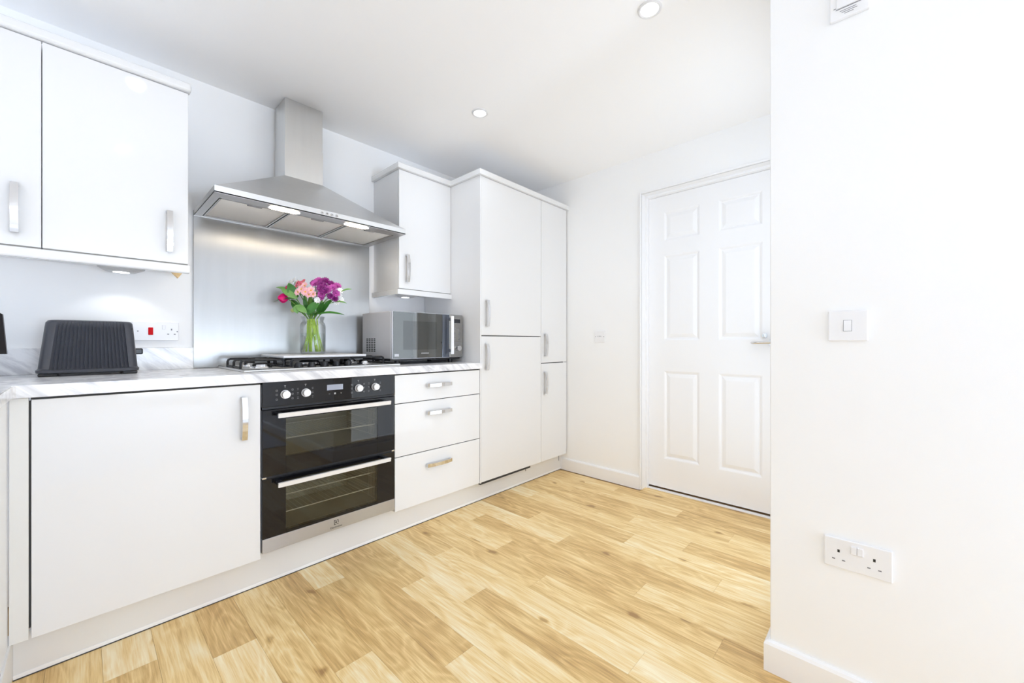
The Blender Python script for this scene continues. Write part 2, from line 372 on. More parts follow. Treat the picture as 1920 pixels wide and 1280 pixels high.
# left wall with glazed opening added for its light, back wall with patio opening (both out of frame)
WY0, WY1, WZ0, WZ1 = .80, 2.40, .02, 2.18
struct(MB().box(XW-T, XW, YB, WY0, 0, ZC).box(XW-T, XW, WY1, YW, 0, ZC).box(XW-T, XW, WY0, WY1, 0, WZ0).box(XW-T, XW, WY0, WY1, WZ1, ZC).build('wall_west', 'wall'))
PX0, PX1, PZ1 = .35, 1.45, 2.18
struct(MB().box(XW-T, PX0, YB-T, YB, 0, ZC).box(PX1, XS+.1, YB-T, YB, 0, ZC).box(PX0, PX1, YB-T, YB, PZ1, ZC).build('wall_south', 'wall'))
def window(name, axis, a0, a1, z0, z1, p, mull):
    mb = MB(); w = .05
    def b(u0, u1, v0, v1, d0=p-.07, d1=p):
        if axis == 'x': mb.box(u0, u1, d0, d1, v0, v1, .004)
        else: mb.box(d0, d1, u0, u1, v0, v1, .004)
    b(a0, a1, z0, z0+w); b(a0, a1, z1-w, z1); b(a0, a0+w, z0+w, z1-w); b(a1-w, a1, z0+w, z1-w)
    for m_ in mull: b(m_-w/2, m_+w/2, z0+w, z1-w)
    o = struct(mb.build(name, 'trim'))
    pn = MB()
    if axis == 'x': pn.box(a0+w, a1-w, p-.04, p-.034, z0+w, z1-w)
    else: pn.box(p-.04, p-.034, a0+w, a1-w, z0+w, z1-w)
    pn.build('pane', 'vase', o)
window('added_window_1', 'y', WY0, WY1, WZ0, WZ1, XW-.04, [1.6])  # unseen window put in for the light it sends across the room
window('added_window_3', 'x', GX_0, GX_1, .1, GZ_1, YS-.005, [2.1])  # unseen window added to go with the hall fill lamp
window('window_2', 'x', PX0, PX1, 0, PZ1, YB-.04, [(PX0+PX1)/2])
# skirting boards
def skirt(name, pts):
    prof = [(0, 0), (.015, 0), (.015, .085), (.012, .092), (.006, .096), (0, .096)]
    mb = MB(); mb.prism(*pts(prof)); return struct(mb.build(name, 'trim'))
skirt('baseboard_east', lambda pr: ([(XL-a, z) for a, z in pr], 'y', DY1+.012, YP))
mb = MB()
pr = [(0, 0), (.015, 0), (.015, .085), (.011, .093), (.004, .097), (0, .097)]
vs = []; n = len(pr)
for a, z in pr: vs.append((XS-a, YB, z))
for a, z in pr: vs.append((XS-a, YS+a, z))
for a, z in pr: vs.append((XL, YS+a, z))
fs = [[s*n+i, s*n+(i+1) % n, (s+1)*n+(i+1) % n, (s+1)*n+i] for s in (0, 1) for i in range(n)] + [list(range(n)), list(range(2*n, 3*n))]
struct(mb.add(vs, fs).build('baseboard_pier', 'trim'))
# door lining, bead and stop
LX = XL+.055
mb = MB()
mb.box(XL-.014, XL, DY1, DY1+.012, 0, DZ+.012, .003).box(XL-.014, XL, DY0-.012, DY1, DZ, DZ+.012, .003)
mb.box(LX, XL+.09, DY1-.014, DY1, 0, DZ-.014).box(LX, XL+.09, DY0, DY1, DZ-.016, DZ)
mb.box(XL, LX, DY1-.001, DY1+.01, 0, DZ).box(XL, LX, DY0, DY1, DZ-.001, DZ+.01)
struct(mb.build('trim_1', 'trim'))
struct(MB().box(LX+.005, XL+.09, DY0, DY1-.014, 0, .008, .002).build('trim_2', 'trim'))
# six-panel door
DX, LY0, LY1, LZ0, LZ1 = XL+.09, .434, 1.2535, .020, 2.072
cols = [(.545, .790), (.905, 1.145)]; rows = [(.225, .843), (1.057, 1.652), (1.753, 1.958)]
ys = sorted([LY0, LY1] + [c for p in cols for c in p]); zs = sorted([LZ0, LZ1] + [c for p in rows for c in p])
mb = MB()
for i in range(len(ys)-1):
    for k in range(len(zs)-1):
        if (ys[i], ys[i+1]) in cols and (zs[k], zs[k+1]) in rows: continue
        mb.add([(DX, ys[i], zs[k]), (DX, ys[i+1], zs[k]), (DX, ys[i+1], zs[k+1]), (DX, ys[i], zs[k+1])], [[0, 1, 2, 3]])
mb.box(DX+.012, DX+.035, LY0, LY1, LZ0, LZ1)
for y in (LY0, LY1): mb.add([(DX, y, LZ0), (DX+.012, y, LZ0), (DX+.012, y, LZ1), (DX, y, LZ1)], [[0, 1, 2, 3]])
mb.add([(DX, LY0, LZ0), (DX+.012, LY0, LZ0), (DX+.012, LY1, LZ0), (DX, LY1, LZ0)], [[0, 1, 2, 3]])
dr = struct(mb.build('door_1', 'door'))
for (y0, y1) in cols:
    for (z0, z1) in rows:
        vs = []; rings = [(0, 0), (.006, .002), (.014, .009), (.021, .010), (.023, .008), (.042, .0015), (.046, .001)]
        for ins, d in rings: vs += [(DX+d, y0+ins, z0+ins), (DX+d, y1-ins, z0+ins), (DX+d, y1-ins, z1-ins), (DX+d, y0+ins, z1-ins)]
        fs = [[4*i+k, 4*i+(k+1) % 4, 4*i+4+(k+1) % 4, 4*i+4+k] for i in range(len(rings)-1) for k in range(4)] + [[4*len(rings)-4+k for k in range(4)]]
        MB().add(vs, fs).build('door_panel', 'door', dr)
mb = MB(); hz, hy = 1.042, .487
mb.cyl((DX, hy, hz), (DX-.008, hy, hz), .026, n=28, bev=.002).cyl((DX-.008, hy, hz), (DX-.05, hy, hz), .009)
mb.tube([(DX-.05, hy-.008, hz), (DX-.05, hy+.03, hz), (DX-.05, hy+.075, hz-.001), (DX-.046, hy+.10, hz-.002), (DX-.038, hy+.108, hz-.002)], [.009, .009, .008, .008, .007], 12)
mb.build('door_handle', 'chrome', dr)
mb = MB(); mb.cyl((DX, hy+.045, 1.083), (DX-.007, hy+.045, 1.083), .014, n=24, bev=.002).box(DX-.022, DX-.007, hy+.041, hy+.049, 1.070, 1.096, .002)
mb.build('thumb_turn', 'chrome', dr)

# pale rug pieces, added unseen so light bounced off the floor stays neutral
rg = tag(MB().box(-.80, 1.42, -4.85, -.62, .0005, .012, .004).build('reflector', 'reflector'), 'large pale woven rug added in the dining end to bounce neutral light', 'reflector')
tag(MB().box(-3.7, -.86, -1.4, 2.40, .0005, .012, .004).build('reflector', 'reflector'), 'large pale woven rug added in the left bay to bounce neutral light', 'reflector')
# ------------------------------------------------------------------ handles
def bow_handle(parent, cx, cz, y, L=.172, w=.019, vertical=True):
    """square-ended bow handle standing proud of a front that faces -y"""
    h = L/2; pts = [(-h, 0), (-h, .020)]
    N = 14
    for i in range(1, N): t = -1 + 2*i/N; pts.append((t*h, .020 + .011*(1-t*t)))
    pts += [(h, .020), (h, 0)]
    inner = []
    th = .006
    for i, (a, d) in enumerate(pts):
        if i == 0: inner.append((a+.010, 0))
        elif i == 1: inner.append((a+.010, d-.004))
        elif i == len(pts)-2: inner.append((a-.010, d-.004))
        elif i == len(pts)-1: inner.append((a-.010, 0))
        else: inner.append((max(-h+.011, min(h-.011, a)), d-th))
    vs = []; fs = []; n = len(pts)
    for s in (-w/2, w/2):
        for a, d in pts+inner:
            vs.append((cx+s, y-d, cz+a) if vertical else (cx+a, y-d, cz+s))
    m = 2*n
    for i in range(n-1):
        fs += [[i, i+1, n+i+1, n+i], [m+i, m+i+1, m+n+i+1, m+n+i], [i, i+1, m+i+1, m+i], [n+i, n+i+1, m+n+i+1, m+n+i]]
    fs += [[0, n, m+n, m], [n-1, 2*n-1, m+2*n-1, m+n-1]]
    return MB().add(vs, fs).build('handle', 'chrome', parent)
def front(name, parent, x0, x1, z0, z1, y, m='gloss', th=.018):
    return MB().box(x0, x1, y, y+th, z0, z1, .0015, 2).build(name, m, parent)

# ------------------------------------------------------------------ base units
b = thing('base_cabinet', 'wide white gloss base cabinet with one tall chrome handle, left of the oven', 'cabinet', (.2, YD+.3, .14))
MB().box(-.113, .506, YD+.0195, YW-.03, .14, .862).build('body', 'satin', b)
d = front('door', b, -.1095, .5035, .1365, .8655, YD)
bow_handle(d, .443, .733, YD)
MB().box(-.1145, -.1105, YD+.004, YD+.0194, .17, .862).build('gap_shade_strip', 'dark_gap', b)
MB().box(-.1105, .5055, YD+.006, YD+.0194, .8665, .8735).build('top_shade_strip', 'dark_gap', b)  # dark strip painted as the shade under the worktop
r = thing('base_cabinet', 'white gloss base cabinet under the worktop return, cut by the left frame edge', 'cabinet', (-.45, 1.5, .14))
MB().box(XR+.02, -.173, .45, YD-.012, .14, .862).build('body', 'satin', r)
MB().box(-.172, -.154, 1.32, YD-.001, .1365, .8655, .0015).build('door', 'gloss', r)
MB().box(-.172, -.154, .70, 1.316, .1365, .8655, .0015).build('door', 'gloss', r)
MB().box(-.152, -.1145, YD, YD+.018, .1365, .872, .001).build('filler_panel', 'filler', r)

dc = thing('drawer_cabinet', 'white gloss unit of three drawers between the oven and the tall cabinets', 'drawers', (1.43, YD+.3, .14))
MB().box(1.128, 1.736, YD+.0195, YW-.03, .14, .862).build('body', 'satin', dc)
for z0, z1, hz in ((.7145, .8655, .798), (.4285, .7105, .642), (.139, .4245, .345)):
    q = front('drawer', dc, 1.1285, 1.735, z0, z1, YD)
    bow_handle(q, 1.412, hz, YD, vertical=False)
MB().box(1.13, 1.734, YD+.006, YD+.0194, .710, .715).build('gap_shade_strip', 'dark_gap', dc)
MB().box(1.13, 1.734, YD+.006, YD+.0194, .424, .429).build('gap_shade_strip', 'dark_gap', dc)
MB().box(1.1285, 1.735, YD+.006, YD+.0194, .8665, .8735).build('top_shade_strip', 'dark_gap', dc)  # same painted shade above the drawers

tc = thing('tall_cabinet', 'wide tall white cabinet with two doors, right of the microwave', 'cabinet', (2.05, YD+.3, .14))
MB().box(1.750, 2.359, YD+.0195, YW-.01, .14, 2.117).build('body', 'satin', tc)
MB().box(1.7385, 1.749, YD-.002, YW-.005, .135, 2.117, .0015).build('side_panel', 'gloss', tc)
u = front('door', tc, 1.7515, 2.3595, 1.0885, 2.1155, YD); bow_handle(u, 1.795, 1.232, YD)
l = front('door', tc, 1.7515, 2.3595, .1385, 1.0825, YD); bow_handle(l, 1.792, .948, YD)
MB().box(1.752, 2.355, YD+.006, YD+.0194, 1.082, 1.089).build('gap_shade_strip', 'dark_gap', tc)
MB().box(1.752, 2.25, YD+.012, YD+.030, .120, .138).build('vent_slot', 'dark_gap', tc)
tn = thing('tall_cabinet', 'narrow tall white cabinet with two doors, against the far wall', 'cabinet', (2.53, YD+.3, .14))
MB().box(2.362, 2.690, YD+.0195, YW-.01, .14, 2.117).build('body', 'satin', tn)
u = front('door', tn, 2.363, 2.688, .887, 2.1155, YD); bow_handle(u, 2.405, 1.022, YD)
l = front('door', tn, 2.363, 2.688, .1385, .881, YD); bow_handle(l, 2.402, .733, YD)
MB().box(2.363, 2.65, YD+.006, YD+.0194, .880, .888).build('gap_shade_strip', 'dark_gap', tn)

# ------------------------------------------------------------------ wall units
def wall_unit(label, x0, x1, hx, side):
    w = thing('wall_cabinet', label, 'cabinet', ((x0+x1)/2, YU+.15, 1.377))
    MB().box(x0+.001, x1-.001, YU+.0195, YW-.001, 1.377, 2.117, .001).build('body', 'gloss' if side else 'satin', w)
    d = front('door', w, x0+.001, x1-.001, 1.379, 2.1155, YU)
    bow_handle(d, hx, 1.5065, YU)
    MB().box(x0+.002, x1-.002, YU+.004, YU+.0194, 1.3735, 1.379).build('gap_shade_strip', 'grey_gap', w)  # grey strip painted as shade between door and pelmet
    return w
wl = wall_unit('white gloss wall cabinet cut by the left frame edge, chrome handle at its right', -.508, -.1026, -.163, False)
wm = wall_unit('white gloss wall cabinet left of the steel hood, above the toaster', -.1022, .3095, .246, False)
MB().prism([(.270, 1.366), (.312, 1.362), (.296, 1.337)], 'y', 2.37, 2.40).build('corner_block', 'wood_raw', wm)
wr = wall_unit('small white gloss wall cabinet right of the hood, above the microwave', 1.3335, 1.7375, 1.388, True)
tag(MB().box(-.52, .318, YU-.020, YU+.03, 2.119, 2.155, .010, 3).build('cornice', 'gloss'), 'white cornice rail along the top of the two left wall cabinets', 'cornice')
# right cornice follows the step from wall unit to tall units
mb = MB()
def cpath(pts, w, z0, z1):
    vs = []
    for (x, y), (x2, y2) in pts: vs += [(x, y, z0), (x, y, z1-.006), ((x*.85+x2*.15), (y*.85+y2*.15), z1), (x2, y2, z1), (x2, y2, z0)]
    n = 5; k = len(pts)
    fs = [[s*n+i, s*n+(i+1) % n, (s+1)*n+(i+1) % n, (s+1)*n+i] for s in range(k-1) for i in range(n)] + [list(range(n)), [(k-1)*n+i for i in range(n)]]
    mb.add(vs, fs)
A, Bq = YU-.018, YD-.018
cpath([((1.317, YW-.002), (1.35, YW-.002)), ((1.317, A), (1.35, A+.033)), ((1.722, A), (1.755, A+.033)), ((1.722, Bq), (1.755, Bq+.033)), ((2.698, Bq), (2.698, Bq+.033))], .03, 2.119, 2.155)
tag(mb.build('cornice', 'gloss'), 'white cornice rail stepping over the right wall cabinet and tall cabinets', 'cornice')
tag(MB().box(-.52, .315, YU-.012, YU+.02, 1.3385, 1.373, .006, 2).build('light_pelmet', 'gloss'), 'white pelmet strip under the two left wall cabinets', 'pelmet')
mb = MB()
mb.box(1.318, 1.7375, YU-.012, YU+.008, 1.340, 1.373, .003).box(1.318, 1.338, YU+.008, YW-.002, 1.340, 1.373, .003)
tag(mb.build('light_pelmet', 'gloss'), 'white pelmet strip under the small wall cabinet above the microwave', 'pelmet')

# under-cabinet lamps
def puck(label, x, y):
    t = thing('under_cabinet_light', label, 'light', (x, y, 1.376), 'wedge lamps under the wall cabinets')
    pts = [(x-.073, y-.045, 1.376), (x+.073, y-.045, 1.376), (x-.073, y+.06, 1.376), (x+.073, y+.06, 1.376), (x-.073, y-.045, 1.352), (x+.073, y-.045, 1.352)]
    pts += [(x+.046*math.cos(a*math.pi/12), y-.005+.034*math.sin(a*math.pi/12), 1.342) for a in range(24)]
    MB().hull(pts).build('housing', 'puck', t)
    mb = MB(); mb.add([(x+.026*math.cos(a*math.pi/12), y-.008+.022*math.sin(a*math.pi/12), 1.3405) for a in range(24)] + [(x+.026*math.cos(a*math.pi/12), y-.008+.022*math.sin(a*math.pi/12), 1.3419) for a in range(24)],
        [list(range(24))[::-1]] + [[a, (a+1) % 24, 24+(a+1) % 24, 24+a] for a in range(24)])
    mb.build('lens', 'lens_under', t)
    lamp('under_cabinet_beam', 'SPOT', (x, y-.008, 1.337), (0, 0, 0), 1.0, (.98, .99, 1), spot_size=R(126), spot_blend=.4, shadow_soft_size=.015)
puck('grey wedge lamp under the cabinet above the toaster', .110, 2.405)
puck('grey wedge lamp under the small cabinet above the microwave', 1.470, 2.36)

# ------------------------------------------------------------------ plinth
pl = tag(MB().box(-.149, XL-.001, YP, YP+.016, .010, .1375, .001).box(-.165, -.149, .47, YP+.016, .010, .1375, .001).build('plinth', 'plinth'), 'long white kickboard along the floor under the kitchen units', 'plinth')
MB().box(-.149, XL-.016, YP-.0025, YP, .0, .016, .001).build('seal_strip', 'trim', pl)
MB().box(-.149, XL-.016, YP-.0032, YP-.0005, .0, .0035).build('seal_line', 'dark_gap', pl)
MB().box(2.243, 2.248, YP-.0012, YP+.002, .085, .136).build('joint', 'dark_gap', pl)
MB().box(2.654, 2.660, YP-.0012, YP+.002, .075, .12).build('joint', 'mark', pl)

# ------------------------------------------------------------------ worktop, upstands, splashback
mb = MB()
poly = [(XR, YW-.001), (XR, .42), (-.143, .42), (-.143, YD-.0255), (-.1375, YD-.020), (1.7378, YD-.020), (1.7378, YW-.001)]
bm = bmesh.new(); f = bm.faces.new([bm.verts.new((x, y, .874)) for x, y in poly])
ext = bmesh.ops.extrude_face_region(bm, geom=[f]); bmesh.ops.translate(bm, vec=(0, 0, .038), verts=[v for v in ext['geom'] if isinstance(v, bmesh.types.BMVert)])
bmesh.ops.recalc_face_normals(bm, faces=bm.faces)
ed = [e for e in bm.edges if abs(e.verts[0].co.z-e.verts[1].co.z) < 1e-5]
bmesh.ops.bevel(bm, geom=ed, offset=.0025, segments=2, affect='EDGES')
tag(mb.addbm(bm).build('worktop', 'worktop'), 'pale grey veined L-shaped worktop over the base units', 'worktop')
tag(MB().box(XR+.001, .371, YW-.020, YW-.0005, ZT, 1.017, .002).build('upstand', 'worktop'), 'grey veined upstand behind the toaster, left of the steel splashback', 'upstand')
tag(MB().box(1.299, 1.737, YW-.020, YW-.0005, ZT, 1.017, .002).build('upstand', 'worktop'), 'grey veined upstand behind the microwave', 'upstand')
tag(MB().box(.372, 1.297, YW-.010, YW-.0005, ZT+.002, 1.700, .001).build('splashback', 'steel'), 'brushed steel splashback panel behind the hob', 'splashback')

# ------------------------------------------------------------------ cooker hood
HX0, HX1, HY0, HZ0, HZ1 = .374, 1.286, 2.055, 1.672, 1.702
CX0, CX1, CY0, CZ0 = .734, .933, 2.348, 1.935
h = thing('cooker_hood', 'brushed steel chimney cooker hood with two lit lamps over the hob', 'cooker hood', (.83, 2.3, HZ0))
mb = MB()
yb = YW-.0105
base = [(HX0, HY0), (HX1, HY0), (HX1, yb), (HX0, yb)]; top = [(CX0, CY0), (CX1, CY0), (CX1, yb), (CX0, yb)]
# lip ring (open underneath), sloped pyramid
mb.add([(x, y, HZ0) for x, y in base]+[(x, y, HZ1) for x, y in base], [[i, (i+1) % 4, 4+(i+1) % 4, 4+i] for i in range(4)])
mb.build('lip', 'steel_h', h)
# concave pyramid sides
N = 8; rings = []
mb = MB()
for i in range(N+1):
    t = i/N; z = HZ1 + (CZ0-HZ1)*(t**1.03)
    rings.append([(base[k][0]+(top[k][0]-base[k][0])*t, base[k][1]+(top[k][1]-base[k][1])*t, z) for k in range(4)])
vs = [p for rg in rings for p in rg]
fs = [[4*i+k, 4*i+(k+1) % 4, 4*i+4+(k+1) % 4, 4*i+4+k] for i in range(N) for k in range(4)] + [[4*N+k for k in range(4)]]
o = mb.add(vs, fs).build('canopy', 'steel_h', h)
for p in o.data.polygons: p.use_smooth = True
o.data.set_sharp_from_angle(angle=R(25))
MB().box(CX0, CX1, CY0, yb, CZ0-.002, 2.12, .001).build('lower_chimney', 'steel_duct', h)
MB().box(CX0+.002, CX1-.002, CY0+.002, yb, 2.12, ZC-.0005, .001).build('upper_chimney', 'steel_duct', h)
# underside frame and filters
FX0, FX1, FY0, FY1 = HX0+.030, HX1-.035, HY0+.075, YW-.035
mb = MB(); z0, z1 = HZ0+.001, HZ0+.006
mb.box(HX0, HX1, HY0, FY0, z0, z1).box(HX0, HX1, FY1, yb, z0, z1).box(HX0, FX0, FY0, FY1, z0, z1).box(FX1, HX1, FY0, FY1, z0, z1)
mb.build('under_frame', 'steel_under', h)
fw = (FX1-FX0)/3
for i in range(3):
    a = FX0+fw*i
    flt = MB().box(a+.003, a+fw-.003, FY0+.002, FY1-.002, z0+.004, z1+.006, .001).build('filter', 'filter', h)
    mb = MB()
    mb.box(a+.003, a+fw-.003, FY0+.002, FY0+.008, z0-.001, z0+.004).box(a+.003, a+fw-.003, FY1-.010, FY1-.002, z0-.001, z0+.004)
    mb.box(a+.003, a+.010, FY0+.002, FY1-.002, z0-.001, z0+.004).box(a+fw-.010, a+fw-.003, FY0+.002, FY1-.002, z0-.001, z0+.004)
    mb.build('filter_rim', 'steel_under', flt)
    MB().box(a+fw/2-.03, a+fw/2+.03, FY0+.012, FY0+.030, z0-.001, z0+.005, .002).build('latch', 'mark', flt)
    MB().box(a+fw/2-.026, a+fw/2+.026, FY0+.016, FY0+.021, z0-.002, z0+.001, .001).build('latch_bar', 'steel_under', flt)
for x in (.655, 1.010):
    mb = MB(); yy = HY0+.042
    pts = [(x+s*.042+.024*math.cos(R(a)), yy+.024*math.sin(R(a))) for s, rng in ((1, range(-90, 91, 15)), (-1, range(90, 271, 15))) for a in rng]
    n = len(pts)
    mb.add([(px, py, z0-.003) for px, py in pts]+[(px, py, z0+.001) for px, py in pts], [list(range(n))[::-1]]+[[i, (i+1) % n, n+(i+1) % n, n+i] for i in range(n)])
    lz = mb.build('lamp', 'lens_warm', h)
    mb = MB()
    mb.add([(x+(px-x)*1.10, yy+(py-yy)*1.16, z0-.0012) for px, py in pts]+[(x+(px-x)*1.10, yy+(py-yy)*1.16, z0+.0) for px, py in pts]+[(px, py, z0-.0012) for px, py in pts],
           [[i, (i+1) % n, n+(i+1) % n, n+i] for i in range(n)]+[[i, (i+1) % n, 2*n+(i+1) % n, 2*n+i] for i in range(n)])
    mb.build('bezel', 'chrome', lz)
    lamp('hood_beam', 'AREA', (x, yy, z0-.006), (0, 0, 0), .3, (1, .82, .58), shape='RECTANGLE', size=.10, size_y=.035)
for i in range(4):
    x = .812 + .024*i
    MB().cyl((x, HY0, 1.687), (x, HY0-.004, 1.687), .0065, n=16, bev=.001).build('button', 'chrome', h)
    MB().cyl((x, HY0-.0035, 1.687), (x, HY0-.0046, 1.687), .0022, n=10).build('button_dot', 'mark', h)

# ------------------------------------------------------------------ double oven
OX0, OX1, OY = .5085, 1.1235, YD-.006
ov = thing('oven', 'built-in black glass double oven with steel bottom strip', 'oven', (.816, YD+.3, .15))
MB().box(OX0+.02, OX1-.02, YD+.50, YW-.03, .17, .86).build('back_panel', 'cavity', ov)
cp = MB().box(OX0, OX1, OY, YD+.03, .768, .8725, .002).build('control_panel', 'black_glass', ov)
MB().box(OX0+.003, OX1-.003, YD+.006, YD+.10, .757, .768).build('vent_gap', 'black_plastic', ov)
for i, x in enumerate((.595, .679, .924, 1.011)):
    mb = MB(); mb.cyl((x, OY, .817), (x, OY-.006, .817), .0185, n=28, bev=.001).cyl((x, OY-.006, .817), (x, OY-.024, .817), .0165, .0155, n=28, bev=.002)
    k = mb.build('knob', 'knob', cp)
    mb = MB()
    mb.box(x-.0035, x+.0035, OY-.0006, OY+.0005, .853, .8555); mb.box(x-.0008, x+.0008, OY-.0006, OY+.0005, .846, .852)
    for dx in (-.032, .030):
        for dz in (.018, .000, -.020):
            s = .0034
            xx, zz = x+dx, .817+dz
            mb.box(xx-s, xx+s, OY-.0006, OY+.0005, zz+s-.0008, zz+s).box(xx-s, xx+s, OY-.0006, OY+.0005, zz-s, zz-s+.0008)
            if i in (0, 2): mb.box(xx-s, xx-s+.0008, OY-.0006, OY+.0005, zz-s, zz+s).box(xx+s-.0008, xx+s, OY-.0006, OY+.0005, zz-s, zz+s)
    mb.build('dial_print', 'print_pale', cp, kind='stuff')
MB().box(.773, .848, OY-.0007, OY+.0005, .818, .8435).build('display', 'display', cp)
mb = MB(); mb.box(.781, .788, OY-.0006, OY+.0005, .8005, .8015).box(.806, .814, OY-.0006, OY+.0005, .797, .805).box(.838, .8395, OY-.0006, OY+.0005, .7985, .8035).box(.8365, .841, OY-.0006, OY+.0005, .8003, .8015)
mb.build('touch_print', 'print_pale', cp, kind='stuff')
def oven_door(name, z0, z1, wz0, wz1, hz):
    d = None
    WX0, WX1 = .599, 1.026
    mb = MB()
    mb.box(OX0, WX0, OY, YD+.018, z0, z1, .0015).box(WX1, OX1, OY, YD+.018, z0, z1, .0015).box(WX0, WX1, OY, YD+.018, z0, wz0).box(WX0, WX1, OY, YD+.018, wz1, z1)
    d = mb.build(name, 'black_glass', ov)
    MB().box(WX0, WX1, OY+.0005, OY+.004, wz0, wz1).build('window_pane', 'oven_pane', d)
    hd = MB().prism([(OY-.048, hz-.0095), (OY-.040, hz-.0095), (OY-.040, hz+.0095), (OY-.052, hz+.0095)], 'x', .556, 1.074).build('handle', 'white_steel', d)
    mb = MB()
    for x in (.568, 1.062): mb.box(x-.011, x+.011, OY-.041, OY, hz-.004, hz+.009, .002)
    mb.box(.560, 1.070, OY-.0402, OY-.030, hz+.002, hz+.0092, .001)
    mb.build('handle_mount', 'black_plastic', hd)
    return d
ud = oven_door('upper_door', .476, .7555, .548, .712, .734)
ld = oven_door('lower_door', .2165, .4655, .2285, .432, .443)
MB().box(OX0+.002, OX1-.002, OY+.006, YD+.06, .4655, .476).build('vent_gap', 'black_plastic', ov)
mb = MB(); mb.box(OX0, OX0+.016, OY+.001, YD+.018, .4672, .4742, .001).build('hinge_tab', 'chrome', ov)
MB().box(OX1-.016, OX1, OY+.001, YD+.018, .4672, .4742, .001).build('hinge_tab', 'chrome', ov)
st = MB().box(OX0, OX1, OY, YD+.02, .1575, .2155, .001).build('bottom_strip', 'steel_strip', ov)
# emblem: rounded square frame with a pointing wedge, and the maker's lettering
mb = MB(); ex, ez, s, y0, y1 = .816, .1925, .0105, OY-.0006, OY+.0002; w = .0026
mb.box(ex-s, ex-s+w, y0, y1, ez-s, ez+s).box(ex+s-w, ex+s, y0, y1, ez-s+.006, ez+s-.004)
for zz in (ez-s, ez+s-w): mb.box(ex-s, ex-.002, y0, y1, zz, zz+w).box(ex+.003, ex+s, y0, y1, zz, zz+w)
mb.prism([(ex-.0065, ez), (ex+.004, ez+.0075), (ex+.0008, ez), (ex+.004, ez-.0075)], 'y', y0, y1)
mb.build('emblem', 'print_dark', st)
text('emblem_lettering', 'Electrolux', .0128, FRONT(.816, OY-.0003, .1705), 'print_dark', st, .0003, 1.05)
# cavities
for z0, z1 in ((.535, .735), (.205, .452)):
    mb = MB(); x0, x1, y0, y1 = .560, 1.06, YD+.019, YD+.42
    P = [(x0, y0, z0), (x1, y0, z0), (x1, y1, z0), (x0, y1, z0), (x0, y0, z1), (x1, y0, z1), (x1, y1, z1), (x0, y1, z1)]
    mb.add(P, [[0, 1, 2, 3], [4, 7, 6, 5], [0, 3, 7, 4], [1, 5, 6, 2], [3, 2, 6, 7]])
    MBc = mb.build('cavity', 'cavity', ov, fixn=False)
    mb = MB()
    for q in range(6): mb.tube([(x1-.012, y0+.05+.012*q, z0+.015), (x1-.012, y0+.05+.012*q, z1-.015)], .0012, 6)
    for q in range(5): mb.tube([(x1-.014, y0+.03, z0+.02+(z1-z0-.04)*q/4), (x1-.014, y1-.05, z0+.02+(z1-z0-.04)*q/4)], .0018, 6)
    mb.build('side_runner', 'rack', ov, kind='stuff')
    for zz in ((.617,) if z0 > .4 else (.368, .292)):
        mb = MB(); mb.tube([(x0+.01, y0+.02, zz), (x1-.02, y0+.02, zz)], .0028, 8).tube([(x0+.01, y1-.03, zz), (x1-.02, y1-.03, zz)], .002, 6)
        for q in range(22): xx = x0+.02+(x1-x0-.05)*q/21; mb.tube([(xx, y0+.02, zz), (xx, y1-.03, zz)], .0009, 6)
        mb.build('wire_rack', 'rack', ov)

# ------------------------------------------------------------------ hob
HB = thing('gas_hob', 'steel five-burner gas hob with black cast iron pan supports', 'hob', (.85, 2.25, ZT))
GX0, GX1, GY0, GY1, HZ = .468, 1.225, 2.010, 2.492, .922
MB().box(GX0, GX1, GY0, GY1, ZT+.0002, HZ, .003, 2).build('tray', 'steel_h', HB)
MB().box(GX0+.002, GX1-.002, GY0+.001, GY0+.006, HZ-.001, HZ+.002, .001).build('front_edge', 'black_plastic', HB)
MB().box(GX0+.001, GX0+.007, GY0+.004, GY1-.004, HZ-.001, HZ+.002, .001).build('side_edge', 'black_plastic', HB)
MB().box(GX1-.030, GX1-.001, GY0+.012, GY1-.004, HZ-.001, HZ+.004, .001).build('side_edge', 'black_plastic', HB)
burn = [(.575, 2.175, .036), (.575, 2.36, .028), (.83, 2.27, .055), (1.09, 2.175, .028), (1.09, 2.36, .036)]
for x, y, r_ in burn:
    mb = MB(); mb.cyl((x, y, HZ-.001), (x, y, HZ+.006), r_*1.35, r_*1.25, 32, .001).cyl((x, y, HZ+.006), (x, y, HZ+.016), r_*1.0, r_*1.02, 32, .001)
    bo = mb.build('burner', 'chrome', HB)
    MB().cyl((x, y, HZ+.016), (x, y, HZ+.023), r_*.92, r_*.8, 32, .002).build('burner_cap', 'iron', bo)
def barpath(mb, x0, x1, y, zt, w=.0055, rr=.012):
    pts = [(x0, y, HZ), (x0, y, zt-rr), (x0+rr*.3, y, zt-rr*.3), (x0+rr, y, zt), (x1-rr, y, zt), (x1-rr*.3, y, zt-rr*.3), (x1, y, zt-rr), (x1, y, HZ)]
    mb.tube(pts, w, 8)
ZG = .9645
for x0, x1, yy in ((.486, .664, (2.14, 2.26, 2.38)), (.684, .976, (2.10, 2.19, 2.35, 2.44)), (.996, 1.192, (2.14, 2.26, 2.38))):
    mb = MB()
    for y in yy: barpath(mb, x0, x1, y, ZG-.0055)
    xm = (x0+x1)/2
    mb.tube([(xm, yy[0], ZG-.0055), (xm, yy[-1], ZG-.0055)], .005, 8)
    for x in (x0, x1): mb.tube([(x, yy[0], HZ+.005), (x, yy[-1], HZ+.005)], .0045, 8)
    mb.build('pan_support', 'iron', HB)
for x in (.70, .76, .82, .88, .94):
    mb = MB(); mb.cyl((x, 2.048, HZ), (x, 2.048, HZ+.006), .020, n=24, bev=.001).cyl((x, 2.048, HZ+.006), (x, 2.048, HZ+.024), .0165, .015, 24, .002)
    mb.build('knob', 'black_plastic', HB)
